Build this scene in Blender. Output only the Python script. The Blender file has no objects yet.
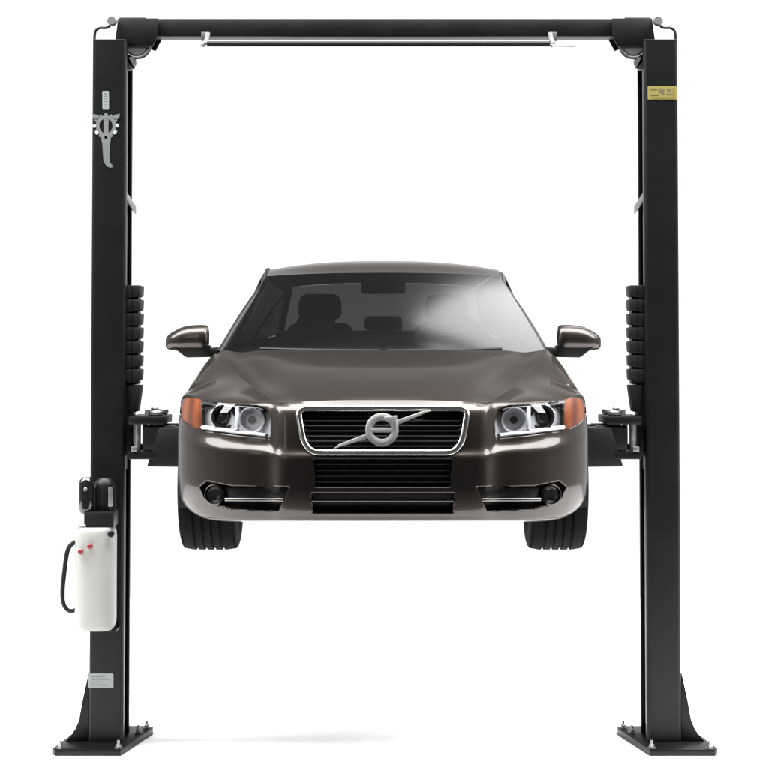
import bpy, bmesh, math, random
import numpy as np
from mathutils import Vector
random.seed(4); rng = np.random.default_rng(4)
R = math.radians
scn = bpy.context.scene
COL = scn.collection

# ------------------------------------------------------------------ camera model
F = 1929.0; D = 10.75; TH = R(2.2); HORIZ = 340.0
PPY = HORIZ - F*math.tan(TH); CX = 385.0
HC = 2.2258                                   # camera height over the floor
def hrel(py, Y):
    q = (PPY-py)/F
    return (Y+D)*math.tan(TH+math.atan(q))
def depth(Y, h): return (Y+D)*math.cos(TH)+h*math.sin(TH)
def P(dx, py, Y):
    """a point of the photo (pixels right of the middle, row) at the real distance Y -> metres"""
    h = hrel(py, Y)
    return Vector((dx*depth(Y, h)/F, Y, HC+h))
def Z(py, Y): return HC+hrel(py, Y)
def X(dx, py, Y): return P(dx, py, Y).x
def project(p):
    a = p[..., 1]+D; h = p[..., 2]-HC
    df = a*math.cos(TH)+h*math.sin(TH); du = -a*math.sin(TH)+h*math.cos(TH)
    return p[..., 0]/df*F, PPY-F*du/df

# ------------------------------------------------------------------ materials
def mat(name, base=(.5,.5,.5), rough=.5, metal=0.0, coat=0.0, coat_rough=.03, spec=.5, bump=0, bscale=200, var=0, vscale=6, rvar=0, detail=3):
    m = bpy.data.materials.new(name); m.use_nodes = True
    nt = m.node_tree; b = nt.nodes['Principled BSDF']
    b.inputs['Base Color'].default_value = (*base, 1)
    b.inputs['Roughness'].default_value = rough; b.inputs['Metallic'].default_value = metal
    b.inputs['Coat Weight'].default_value = coat; b.inputs['Coat Roughness'].default_value = coat_rough
    b.inputs['Specular IOR Level'].default_value = spec
    tc = nt.nodes.new('ShaderNodeTexCoord')
    if bump:
        n = nt.nodes.new('ShaderNodeTexNoise'); n.inputs['Scale'].default_value = bscale; n.inputs['Detail'].default_value = 2
        nt.links.new(tc.outputs['Object'], n.inputs['Vector'])
        bp = nt.nodes.new('ShaderNodeBump'); bp.inputs['Strength'].default_value = bump; bp.inputs['Distance'].default_value = .002
        nt.links.new(n.outputs['Fac'], bp.inputs['Height']); nt.links.new(bp.outputs['Normal'], b.inputs['Normal'])
    if var or rvar:
        n = nt.nodes.new('ShaderNodeTexNoise'); n.inputs['Scale'].default_value = vscale; n.inputs['Detail'].default_value = detail
        nt.links.new(tc.outputs['Object'], n.inputs['Vector'])
        if var:
            mx = nt.nodes.new('ShaderNodeMix'); mx.data_type = 'RGBA'
            mx.inputs['A'].default_value = (*[c*(1-var) for c in base], 1)
            mx.inputs['B'].default_value = (*[min(1, c*(1+var)) for c in base], 1)
            nt.links.new(n.outputs['Fac'], mx.inputs['Factor']); nt.links.new(mx.outputs['Result'], b.inputs['Base Color'])
        if rvar:
            mr = nt.nodes.new('ShaderNodeMapRange')
            mr.inputs['To Min'].default_value = max(.02, rough-rvar); mr.inputs['To Max'].default_value = rough+rvar
            nt.links.new(n.outputs['Fac'], mr.inputs['Value']); nt.links.new(mr.outputs['Result'], b.inputs['Roughness'])
    return m
def glass(name, tint=(.5,.5,.5), rough=0.0, ior=1.5):
    m = bpy.data.materials.new(name); m.use_nodes = True
    nt = m.node_tree; nt.nodes.clear()
    out = nt.nodes.new('ShaderNodeOutputMaterial'); mix = nt.nodes.new('ShaderNodeMixShader')
    tr = nt.nodes.new('ShaderNodeBsdfTransparent'); tr.inputs['Color'].default_value = (*tint, 1)
    gl = nt.nodes.new('ShaderNodeBsdfGlossy'); gl.inputs['Roughness'].default_value = rough
    fr = nt.nodes.new('ShaderNodeFresnel'); fr.inputs['IOR'].default_value = ior
    ge = nt.nodes.new('ShaderNodeNewGeometry'); mi = nt.nodes.new('ShaderNodeMix')
    mi.inputs[2].default_value = ior; mi.inputs[3].default_value = 1/ior      # same pane from its inner side
    nt.links.new(ge.outputs['Backfacing'], mi.inputs[0]); nt.links.new(mi.outputs[0], fr.inputs['IOR'])
    nt.links.new(fr.outputs[0], mix.inputs[0]); nt.links.new(tr.outputs[0], mix.inputs[1]); nt.links.new(gl.outputs[0], mix.inputs[2])
    nt.links.new(mix.outputs[0], out.inputs[0])
    return m
M = {}
M['paint'] = mat('brown_metallic_paint', (.030,.0252,.022), .40, .85, .42, .10, bump=.03, bscale=900)
M['paint'].node_tree.nodes['Principled BSDF'].inputs['Specular Tint'].default_value = (.35,.32,.30,1)
M['powder'] = mat('black_powder_coat', (.0024,.0026,.0026), .40, 0, 0, spec=.20, bump=.12, bscale=420, var=.25, vscale=5, rvar=.06)
M['black_plastic'] = mat('black_plastic', (.0035,.0035,.004), .45, spec=.22, bump=.05, bscale=500)
M['gloss_black'] = mat('gloss_black', (.006,.006,.007), .12)
M['rubber'] = mat('tyre_rubber', (.0022,.0022,.0022), .8, var=.3, vscale=30, spec=.06)
M['guard'] = mat('guard_rubber', (.0035,.0035,.0035), .6, var=.3, vscale=20, spec=.2)
M['chrome'] = mat('chrome', (.58,.56,.54), .2, 1.0, rvar=.05, vscale=14)
M['dark_chrome'] = mat('satin_trim', (.11,.105,.10), .3, 1.0)
M['steel'] = mat('zinc_steel', (.21,.215,.21), .42, .9, var=.3, vscale=25)
M['grey_metal'] = mat('grey_cast_metal', (.055,.058,.057), .5, .3, var=.3, vscale=30)
M['reflector'] = mat('lamp_reflector', (.52,.53,.55), .25, .0, .5)
M['silver'] = mat('silver_badge', (.56,.56,.545), .3, .45)
M['alloy'] = mat('alloy_rim', (.45,.45,.46), .3, 1.0)
M['lamp_dark'] = mat('lamp_bezel', (.03,.03,.033), .25, .3)
M['interior'] = mat('cabin_trim', (.02,.018,.017), .7, var=.2, vscale=12)
M['seat'] = mat('seat_leather', (.022,.019,.017), .5, var=.25, vscale=8)
M['underbody'] = mat('underbody', (.01,.01,.01), .8)
M['white_plastic'] = mat('white_tank_plastic', (.235,.235,.222), .42, var=.03, vscale=7, bump=.04, bscale=60)
M['red'] = mat('red_plastic', (.16,.012,.012), .4)
M['yellow'] = mat('yellow_label', (.145,.122,.026), .5, var=.12, vscale=40)
M['ink'] = mat('label_ink', (.06,.055,.02), .6)
M['paleplate'] = mat('aluminium_plate', (.185,.20,.20), .45, .1, var=.1, vscale=40)
M['plateink'] = mat('plate_print', (.10,.11,.11), .5)
M['decal'] = mat('silver_decal', (.10,.108,.105), .5, .1, var=.35, vscale=60)
M['decal_bright'] = mat('white_decal', (.28,.29,.285), .45)
M['windscreen'] = glass('windscreen_glass', (.19,.187,.19), .16)
M['side_glass'] = glass('dark_side_glass', (.06,.058,.058))
M['tint'] = glass('tinted_glass', (.22,.21,.21))
M['lens'] = glass('clear_lens', (.93,.93,.93), ior=1.45)
M['floor'] = mat('white_studio_floor', (.93,.93,.93), .8, spec=.1, var=.01, vscale=.5)
# orange lens
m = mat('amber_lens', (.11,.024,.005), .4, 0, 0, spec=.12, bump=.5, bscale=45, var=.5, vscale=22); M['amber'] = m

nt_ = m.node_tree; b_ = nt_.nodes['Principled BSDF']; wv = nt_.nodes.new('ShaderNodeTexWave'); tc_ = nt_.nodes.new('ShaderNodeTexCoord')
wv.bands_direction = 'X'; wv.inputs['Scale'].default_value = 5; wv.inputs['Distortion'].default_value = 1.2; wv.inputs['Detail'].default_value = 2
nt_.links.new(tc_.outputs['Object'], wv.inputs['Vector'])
mx_ = nt_.nodes.new('ShaderNodeMix'); mx_.data_type = 'RGBA'; mx_.inputs['A'].default_value = (.055,.011,.003,1); mx_.inputs['B'].default_value = (.125,.030,.006,1)  # lens shading painted into its colour as darker and lighter upright bands
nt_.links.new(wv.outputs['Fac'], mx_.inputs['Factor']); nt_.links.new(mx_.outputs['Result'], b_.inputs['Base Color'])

# ------------------------------------------------------------------ object helpers
WORLD = {}
def tag(o, label=None, cat=None, group=None, kind=None):
    if label: o['label'] = label
    if cat: o['category'] = cat
    if group: o['group'] = group
    if kind: o['kind'] = kind
    return o
def empty(name, loc, parent=None):
    o = bpy.data.objects.new(name, None); COL.objects.link(o)
    o.empty_display_size = .2
    loc = Vector(loc); WORLD[o] = loc
    if parent: o.parent = parent; o.location = loc-WORLD[parent]
    else: o.location = loc
    return o
def link(name, me, parent, mats, smooth=True, angle=35):
    n = len(me.vertices)
    co = np.empty(n*3); me.vertices.foreach_get('co', co); co = co.reshape(-1, 3)
    c = (co.max(0)+co.min(0))/2
    me.vertices.foreach_set('co', (co-c).ravel())
    for mm in (mats if isinstance(mats, (list, tuple)) else [mats]): me.materials.append(mm)
    if smooth:
        me.shade_smooth(); me.set_sharp_from_angle(angle=R(angle))
    me.update()
    o = bpy.data.objects.new(name, me); COL.objects.link(o)
    WORLD[o] = Vector(c)
    if parent: o.parent = parent; o.location = Vector(c)-WORLD[parent]
    else: o.location = Vector(c)
    return o
class MB:
    def __init__(s): s.bm = bmesh.new()
    def box(s, x0,x1,y0,y1,z0,z1, bev=0):
        x0,x1 = sorted((x0,x1)); y0,y1 = sorted((y0,y1)); z0,z1 = sorted((z0,z1))
        return s.hull([(x,y,z) for z in (z0,z1) for (x,y) in ((x0,y0),(x1,y0),(x1,y1),(x0,y1))], bev)
    def hull(s, p, bev=0):
        b = bmesh.new(); v = [b.verts.new(q) for q in p]
        for f in ((3,2,1,0),(4,5,6,7),(0,1,5,4),(1,2,6,5),(2,3,7,6),(3,0,4,7)): b.faces.new([v[i] for i in f])
        return s._add(b, bev)
    def _add(s, b, bev=0, seg=2):
        bmesh.ops.recalc_face_normals(b, faces=b.faces)
        if bev:
            es = [e for e in b.edges if len(e.link_faces) == 2 and e.calc_face_angle(0) > R(30)]
            bmesh.ops.bevel(b, geom=es, offset=bev, segments=seg, profile=.5, affect='EDGES', clamp_overlap=True)
        me = bpy.data.meshes.new('t'); b.to_mesh(me); b.free(); s.bm.from_mesh(me); bpy.data.meshes.remove(me)
        return s
    def prism(s, poly, axis, d0, d1, bev=0):
        """closed polygon pulled along an axis; poly in the two other axes in xyz order"""
        b = bmesh.new()
        def mk(a, c, d): return {'x': (d,a,c), 'y': (a,d,c), 'z': (a,c,d)}[axis]
        lo = [b.verts.new(mk(a,c,d0)) for a,c in poly]; hi = [b.verts.new(mk(a,c,d1)) for a,c in poly]
        n = len(poly); b.faces.new(lo[::-1]); b.faces.new(hi)
        for i in range(n): b.faces.new((lo[i], lo[(i+1)%n], hi[(i+1)%n], hi[i]))
        return s._add(b, bev)
    def tube(s, path, r, n=12, closed=False, r2=None, up=None, cap=True):
        path = [Vector(p) for p in path]; b = bmesh.new(); rings = []; N = len(path)
        r2 = r if r2 is None else r2
        prev = None
        for i, p in enumerate(path):
            if closed: t = path[(i+1)%N]-path[i-1]
            else: t = path[min(i+1,N-1)]-path[max(i-1,0)]
            t.normalize()
            if up is not None: a = Vector(up)
            elif prev is not None: a = prev
            else: a = Vector((0,0,1)) if abs(t.z) < .9 else Vector((1,0,0))
            u = (a-t*a.dot(t)).normalized(); w = t.cross(u); prev = u
            rr = r[i] if isinstance(r, (list,tuple)) else r; rr2 = r2[i] if isinstance(r2, (list,tuple)) else r2
            rings.append([b.verts.new(p+u*rr*math.cos(2*math.pi*k/n)+w*rr2*math.sin(2*math.pi*k/n)) for k in range(n)])
        for i in range(N if closed else N-1):
            A, B = rings[i], rings[(i+1)%N]
            for k in range(n): b.faces.new((A[k], A[(k+1)%n], B[(k+1)%n], B[k]))
        if not closed and cap: b.faces.new(rings[0][::-1]); b.faces.new(rings[-1])
        return s._add(b)
    def lathe(s, prof, c, axis='z', n=40, a0=0):
        """prof: list of (radius, height) turned about an axis through c"""
        b = bmesh.new(); rings = []
        for (r, h) in prof:
            ring = []
            for k in range(n):
                a = a0+2*math.pi*k/n; ca, sa = r*math.cos(a), r*math.sin(a)
                q = {'z': (ca,sa,h), 'x': (h,ca,sa), 'y': (ca,h,sa)}[axis]
                ring.append(b.verts.new(Vector(c)+Vector(q)))
            rings.append(ring)
        for A, B in zip(rings, rings[1:]):
            for k in range(n): b.faces.new((A[k], A[(k+1)%n], B[(k+1)%n], B[k]))
        if prof[0][0] > 1e-5: b.faces.new(rings[0][::-1])
        if prof[-1][0] > 1e-5: b.faces.new(rings[-1])
        bmesh.ops.remove_doubles(b, verts=b.verts, dist=1e-6)
        return s._add(b)
    def cyl(s, c, r, h0, h1, axis='z', n=24, ch=.0):
        ch = min(ch, r*.4, abs(h1-h0)*.4)
        pr = [(r,h0),(r,h1)] if not ch else [(r-ch,h0),(r,h0+ch),(r,h1-ch),(r-ch,h1)]
        return s.lathe(pr, c, axis, n)
    def build(s, name, m, parent=None, smooth=True, angle=35):
        me = bpy.data.meshes.new(name); s.bm.to_mesh(me); s.bm.free()
        return link(name, me, parent, m, smooth, angle)
def grid_mesh(name, G, m, parent, closed_u=False, flip=False, angle=60, face_mat=None, keep=None, thick=0):
    """G: (nu, nv, 3) array of points -> one mesh"""
    nu, nv = G.shape[:2]
    idx = np.arange(nu*nv).reshape(nu, nv)
    a = idx[:-1,:-1].ravel(); b = idx[1:,:-1].ravel(); c = idx[1:,1:].ravel(); d = idx[:-1,1:].ravel()
    f = np.stack([a,b,c,d], 1) if not flip else np.stack([d,c,b,a], 1)
    if keep is not None: f = f[keep.ravel()]
    me = bpy.data.meshes.new(name); V = G.reshape(-1,3)
    me.from_pydata(V.tolist(), [], f.tolist())
    if thick:
        bm = bmesh.new(); bm.from_mesh(me); bmesh.ops.recalc_face_normals(bm, faces=bm.faces)
        bmesh.ops.solidify(bm, geom=bm.faces[:], thickness=thick); bm.to_mesh(me); bm.free()
    return link(name, me, parent, m, True, angle)

# ------------------------------------------------------------------ curve helpers
def pchip(x, y, q):
    x = np.asarray(x, float); y = np.asarray(y, float); q = np.asarray(q, float)
    sh = y.shape[1:]; y2 = y.reshape(len(x), -1); h = np.diff(x); dl = np.diff(y2, axis=0)/h[:,None]
    d = np.zeros_like(y2)
    w1 = (2*h[1:]+h[:-1])[:,None]; w2 = (h[1:]+2*h[:-1])[:,None]
    ok = (dl[:-1]*dl[1:]) > 0
    with np.errstate(divide='ignore', invalid='ignore'):
        hm = (w1+w2)/(w1/dl[:-1]+w2/dl[1:])
    d[1:-1] = np.where(ok, hm, 0); d[0] = dl[0]; d[-1] = dl[-1]
    i = np.clip(np.searchsorted(x, q)-1, 0, len(x)-2); t = ((q-x[i])/h[i])[:,None]; hh = h[i][:,None]
    r = (2*t**3-3*t**2+1)*y2[i]+(t**3-2*t**2+t)*hh*d[i]+(-2*t**3+3*t**2)*y2[i+1]+(t**3-t**2)*hh*d[i+1]
    return r.reshape((len(q),)+sh)
def cat(x, y, q):
    """smooth (Catmull-Rom, non-uniform) interpolation"""
    x = np.asarray(x, float); y = np.asarray(y, float); q = np.asarray(q, float)
    sh = y.shape[1:]; y2 = y.reshape(len(x), -1); h = np.diff(x); dl = np.diff(y2, axis=0)/h[:,None]
    d = np.zeros_like(y2); d[1:-1] = (dl[:-1]*h[1:,None]+dl[1:]*h[:-1,None])/(h[:-1]+h[1:])[:,None]; d[0] = dl[0]; d[-1] = dl[-1]
    i = np.clip(np.searchsorted(x, q)-1, 0, len(x)-2); t = ((q-x[i])/h[i])[:,None]; hh = h[i][:,None]
    r = (2*t**3-3*t**2+1)*y2[i]+(t**3-2*t**2+t)*hh*d[i]+(-2*t**3+3*t**2)*y2[i+1]+(t**3-t**2)*hh*d[i+1]
    return r.reshape((len(q),)+sh)
def sstep(a, b, x):
    t = np.clip((x-a)/(b-a), 0, 1); return t*t*(3-2*t)
def sd_poly(px, py, poly, r=0):
    """signed distance (pixels, negative inside), corners rounded by r"""
    poly = np.asarray(poly, float); n = len(poly)
    d = np.full(px.shape, 1e9); inside = np.zeros(px.shape, bool)
    for i in range(n):
        a = poly[i]; b = poly[(i+1)%n]; e = b-a
        wx, wy = px-a[0], py-a[1]; t = np.clip((wx*e[0]+wy*e[1])/(e@e), 0, 1)
        d = np.minimum(d, (wx-e[0]*t)**2+(wy-e[1]*t)**2)
        c = ((a[1] > py) != (b[1] > py)) & (px < (b[0]-a[0])*(py-a[1])/(b[1]-a[1]+1e-12)+a[0])
        inside ^= c
    return np.where(inside, -1, 1)*np.sqrt(d)-r
def round_poly(poly, r, n=5):
    out = []; N = len(poly)
    for i in range(N):
        p = Vector(poly[i]); a = (Vector(poly[i-1])-p); b = (Vector(poly[(i+1)%N])-p)
        rr = min(r, a.length*.45, b.length*.45); A = p+a.normalized()*rr; B = p+b.normalized()*rr
        for k in range(n+1):
            t = k/n; q = A*(1-t)**2+p*2*t*(1-t)+B*t*t; out.append((q.x, q.y))
    return out
def resample(path, n, closed=False):
    p = np.asarray(path, float)
    if closed: p = np.vstack([p, p[:1]])
    L = np.concatenate([[0], np.cumsum(np.linalg.norm(np.diff(p, axis=0), axis=1))])
    q = np.linspace(0, L[-1], n, endpoint=not closed)
    return np.stack([np.interp(q, L, p[:,k]) for k in range(p.shape[1])], 1)

# ================================================================== THE CAR
YN = -2.40                                     # nose of the car
car = empty('car', (0, 0, Z(550, -1.45)))
tag(car, 'dark brown metallic saloon car with chrome framed grille, raised between two black posts', 'car')
GZ = WORLD[car].z                              # level the tyres would stand on
zr = lambda h: HC+h

# hood edge (crease from grille corner to windscreen pillar)
Ec = [P(99,403.5,YN+.115), P(106,402,YN+.20), P(118,395,YN+.40), P(131,386.5,YN+.64), P(148,371.5,YN+.98), P(159,359,YN+1.25), P(164,349.5,YN+1.48)]
Ec = np.array([tuple(v) for v in Ec]); Et = np.array([0,.07,.24,.42,.67,.85,1.0])
Cc = np.array([(0,YN+.085,zr(-.262)), (0,YN+.12,zr(-.247)), (0,YN+.32,zr(-.197)), (0,YN+.60,zr(-.142)), (0,YN+.92,zr(-.093)), (0,YN+1.10,zr(-.068)), (0,YN+1.24,zr(-.050))])
def hood(a, t):
    a = np.asarray(a, float); t = np.asarray(t, float)
    E = cat(Et, Ec, t); C = cat(Et, Cc, t)
    aa = np.abs(a)[:,None]
    p = C+(E-C)*np.concatenate([aa, aa**2.0, aa**3.6], 1)
    # a slight raised crease running along each side of the middle dome
    p[:,2] -= .020*np.exp(-((np.abs(a)-.855)/.085)**2)*sstep(.03, .55, t)*(1-.35*np.clip(t,0,1))
    p[:,0] *= np.where(a < 0, -1, 1)
    return p

# ---- belt shell: rows (bottom..top) x columns (middle of nose, corner, side, tail)
FC_dx = [0,45,85,101,113,140,165,185,198,205]
FC_yp = [0,.006,.020,.036,.070,.120,.195,.295,.41,.56]
rows_py = [
 [522,522,522,522,522,522,521,518,511,503],
 [520,520,520,520,520,520,519,516,509,500],
 [513,513,513,513,513,513,512,508,501,492],
 [486,486,486,486,486,486,485,482,477,469],
 [457,457,457,457,453,451,449,446,441,436],
 [451,451,451,450,446,443,439,434,430,427],
 [430,430,430,429,425,421,419,417,414,412],
 [411,411,411,410,407,406,405,404,401,399],
 [405,405,405,405,402,399,397,395,393,391]]
setb = [.17,.075,.040,.0,.0,.028,.045,.065,.085]
dxs = [.965,.985,.995,1.0,1.0,.997,.99,.985,.97]
prot = [0,0,.0,.010,.020,.030,.030,.026,.018]
nrow = 10; cols = []
tE = [0,0,0,0,.05,.15,.27,.40,.52,.62]
for c in range(10):
    col = []
    for r in range(9):
        Y = YN+FC_yp[c]+setb[r]
        if c <= 3: Y -= prot[r]
        dx = FC_dx[c]*(1+(dxs[r]-1)*sstep(140, 205, FC_dx[c]))
        col.append(tuple(P(dx, rows_py[r][c], Y)))
    if c <= 3:
        h = hood([FC_dx[c]/101.], [0.])[0]
    else:
        h = cat(Et, Ec, [tE[c]])[0]
    col.append(tuple(h))
    if c >= 4:    # crown row between lamp top and crease, gently domed
        a = np.array(col[7]); b = np.array(col[9]); q = a+(b-a)*.52; q[2] += .009+.009*sstep(4, 8, c); q[1] -= .010
        col[8] = tuple(q)
    cols.append(col)
side_z = [-.845,-.825,-.72,-.60,-.46,-.38,-.30]
side_x = [.80,.915,.940,.953,.956,.950,.945]
def side_col(yp, xs, sh7, sh8, top, zz=side_z):
    col = [(x, YN+yp, zr(z)) for x, z in zip(xs, zz)]
    col += [(sh7[0], YN+yp, zr(sh7[1]))]
    col += [(sh8[0], YN+yp, zr(sh8[1]))]
    col += [top]
    return col
def topE(t): return tuple(cat(Et, Ec, [t])[0])
cols.append(side_col(.78, [.80,.925,.945,.955,.957,.955,.950], (.938,-.262), (.895,-.215), topE(.72), [-.80,-.775,-.68,-.58,-.46,-.37,-.315]))
cols.append(side_col(1.02, [.80,.92,.945,.955,.958,.955,.949], (.928,-.215), (.893,-.165), topE(.82), [-.83,-.81,-.70,-.59,-.455,-.36,-.285]))
cols.append(side_col(1.28, [.80,.915,.942,.953,.957,.952,.944], (.912,-.160), (.882,-.112), topE(.925), [-.845,-.825,-.72,-.60,-.45,-.345,-.245]))
cols.append(side_col(1.55, side_x, (.905,-.135), (.872,-.072), (.832,YN+1.55,zr(-.042)), [-.845,-.825,-.72,-.60,-.45,-.34,-.235]))
cols.append(side_col(2.2, side_x, (.912,-.135), (.878,-.068), (.836,YN+2.2,zr(-.030)), [-.845,-.825,-.72,-.60,-.45,-.34,-.235]))
cols.append(side_col(3.0, side_x, (.912,-.125), (.878,-.058), (.830,YN+3.0,zr(-.012)), [-.845,-.825,-.72,-.60,-.45,-.34,-.228]))
cols.append(side_col(3.7, side_x, (.905,-.110), (.868,-.045), (.800,YN+3.7,zr(.008)), [-.845,-.825,-.72,-.60,-.45,-.33,-.215]))
cols.append(side_col(4.2, [.78,.905,.93,.943,.945,.938,.925], (.882,-.10), (.84,-.040), (.765,YN+4.2,zr(.012)), [-.82,-.80,-.70,-.58,-.44,-.32,-.20]))
cols.append(side_col(4.55, [.74,.86,.895,.91,.912,.90,.88], (.835,-.10), (.795,-.042), (.72,YN+4.52,zr(.008)), [-.79,-.77,-.68,-.56,-.43,-.31,-.20]))
def rear_col(x, dy): 
    zz = [-.77,-.755,-.68,-.56,-.43,-.31,-.20,-.10,-.035,.008]; yy = [4.60,4.74,4.78,4.81,4.82,4.80,4.78,4.75,4.73,4.70]
    xx = [.9,1,1,1.02,1.02,1,.98,.95,.92,.88]
    return [(x*a, YN+y-dy, zr(z)) for a, y, z in zip(xx, yy, zz)]
cols.append(rear_col(.79,.07)); cols.append(rear_col(.60,.015)); cols.append(rear_col(.30,0)); cols.append(rear_col(0,-.01))
CG = np.array(cols)                             # (ncol, 10, 3)
mir = CG[1:5][::-1].copy(); mir[...,0] *= -1
CGm = np.concatenate([mir, CG], 0)
seg = np.linalg.norm(np.diff(CGm[:,3:8].mean(1), axis=0), axis=1); up = np.concatenate([[0], np.cumsum(seg)]); up -= up[4]
uc = up[4:]
u_corner = uc[9]; u_side_end = uc[-5]; u_end = uc[-1]
us = np.concatenate([np.linspace(0, u_corner+.02, 330), np.linspace(u_corner+.03, u_side_end, 330), np.linspace(u_side_end+.02, u_end, 46)])
Gu = cat(up, CGm, us)                           # (NU,10,3)
vseg = np.linalg.norm(np.diff(CG[3:9], axis=1), axis=2).mean(0); vp = np.concatenate([[0], np.cumsum(vseg)]); vp /= vp[-1]
NV = 190
vs = np.linspace(0, 1, NV)
G = pchip(vp, Gu.transpose(1,0,2), vs).transpose(1,0,2).copy()
G[0,:,0] = 0
topcurve = G[:,-1].copy()
def smooth(G, it, ui=True):
    for _ in range(it):
        H = G.copy(); H[:,1:-1] = .25*G[:,:-2]+.5*G[:,1:-1]+.25*G[:,2:]; G = H
        if ui:
            H = G.copy(); H[1:-1,1:-1] = .25*G[:-2,1:-1]+.5*G[1:-1,1:-1]+.25*G[2:,1:-1]
            m0 = G[1,1:-1].copy(); H[0,1:-1] = .5*G[0,1:-1]+.5*m0; H[0,:,0] = 0; G = H
    return G
G = smooth(G, 24)
# wheel arches: the lower edge of the side follows the arch
WY = [-1.45, 1.36]; WZ = Z(549.5, -1.45)+.322; WR = .322; AR = .365
def arch_remap(G):
    H = G.copy()
    for i in range(G.shape[0]):
        y = G[i, NV//2, 1]; x = G[i, NV//2, 0]
        if x < .9: continue
        for wy in WY:
            if abs(y-wy) < AR:
                za = WZ+math.sqrt(AR**2-(y-wy)**2)
                z = G[i,:,2]; k0 = np.argmax(z > z[0]-1e-9)
                zt = z[-1]; znew = za+(zt-za)*np.linspace(0,1,NV)
                zm = np.maximum.accumulate(z)+np.arange(NV)*1e-7
                H[i,:,0] = np.interp(znew, zm, G[i,:,0]); H[i,:,1] = np.interp(znew, zm, G[i,:,1]); H[i,:,2] = znew
    return H
base = G.copy()                                  # surface before openings
G = arch_remap(G)
bpx, bpy_ = project(base)
NF = 330
fx = bpx[:NF].ravel(); fy = bpy_[:NF].ravel(); fY = base[:NF,:,1].ravel()
def Ysurf(dx, py, k=14):
    dx = np.abs(np.asarray(dx, float)).ravel(); py = np.asarray(py, float).ravel(); out = np.empty(len(dx))
    for i in range(len(dx)):
        d2 = (fx-dx[i])**2+(fy-py[i])**2
        n = np.argpartition(d2, k)[:k]; w = 1/(d2[n]+.3)
        A = np.stack([np.ones(k), fx[n]-dx[i], fy[n]-py[i]], 1)
        sw = np.sqrt(w)[:,None]
        s, *_ = np.linalg.lstsq(np.vstack([A*sw, [[0,.05,0],[0,0,.05]]]), np.concatenate([fY[n]*sw[:,0], [0,0]]), rcond=None)
        out[i] = s[0]
    return out
def surf(dx, py, off=0.):
    """points on the nose of the car, shifted forward by off metres"""
    dx = np.asarray(dx, float); py = np.asarray(py, float)
    Ys = Ysurf(dx, py)-off
    return np.array([tuple(P(a, b, y)) for a, b, y in zip(dx.ravel(), py.ravel(), Ys)])

# openings of the nose (pixels, right half; mirrored by |dx|)
grille_poly = [(-82,411.5),(82,411.5),(77,441),(70,449.5),(-70,449.5),(-77,441)]
intake_poly = [(-69,459),(69,459),(67.5,487.5),(-67.5,487.5)]
slot_poly = [(-72,493),(72,493),(70,513),(-70,513)]
side_poly = [(93,487),(152,486),(176,481.5),(183,487),(178.5,498),(168,504.5),(150,509),(104,511)]
lamp_poly = [(113,438.5),(112,420),(116,409),(126,405),(160,403.5),(180,400.5),(190,398),(197,399),(202,404),(204.5,411),(203,417),(197,423),(189,427.5),(178,430.5),(140,435.5)]
def openings(px, py):
    ax = np.abs(px); o = np.zeros(px.shape)
    for poly, r, dep in ((grille_poly,0,.060),(intake_poly,0,.060),(slot_poly,0,.045),(side_poly,0,.068)):
        s = sd_poly(ax, py, poly)
        o = np.maximum(o, dep*sstep(0.2, -2.2, s))
    s = sd_poly(ax, py, lamp_poly)
    ol = .075*sstep(0.2, -2.2, s)
    return o, ol
nf = NF+10
o, ol = openings(bpx[:nf], bpy_[:nf])
du = np.gradient(base[:nf], axis=0); dv = np.gradient(base[:nf], axis=1)
nrm = np.cross(du, dv); nrm /= np.linalg.norm(nrm, axis=2, keepdims=True)+1e-12
if nrm[20, NV//2, 1] > 0: nrm = -nrm
inn = -nrm*.6+np.array([0,.4,0])
inn[...,0] = -np.abs(inn[...,0])
G[:nf,:,1] += o
G[:nf] += inn*ol[...,None]
# fine groove between nose panel and wing-side bumper (below the lamps) and the door gaps
def groove(G, mask, dep=.006):
    dd = np.gradient(G, axis=0); d2 = np.gradient(G, axis=1); n = np.cross(dd, d2); n /= np.linalg.norm(n, axis=2, keepdims=True)+1e-12
    s = np.sign(n[...,0]); s[s == 0] = 1
    n = n*s[...,None]
    return G-n*(dep*mask)[...,None]
mask = np.zeros(G.shape[:2])
sidem = np.arange(G.shape[0])[:,None] > NF
for yy in (YN+1.50, YN+2.62, YN+3.55):
    mask = np.maximum(mask, np.where(sidem & (np.abs(G[...,1]-yy) < .008), 1, 0))
G = groove(G, mask)
full = np.concatenate([G[1:][::-1]*np.array([-1,1,1]), G], 0)
body = grid_mesh('body', full, M['paint'], car, angle=70)

# hood panel
na, nt = 121, 110
aa = np.linspace(-1,1,na); tt = np.linspace(0,1,nt)
HG = np.stack([hood(aa, np.full(na, t)) for t in tt], 1)
rearlip = HG[:,-1:].copy(); rearlip[...,1] += .02; rearlip[...,2] -= .035
HG = np.concatenate([HG, rearlip], 1)
grid_mesh('hood', HG, M['paint'], car, angle=70, flip=True)

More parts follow.
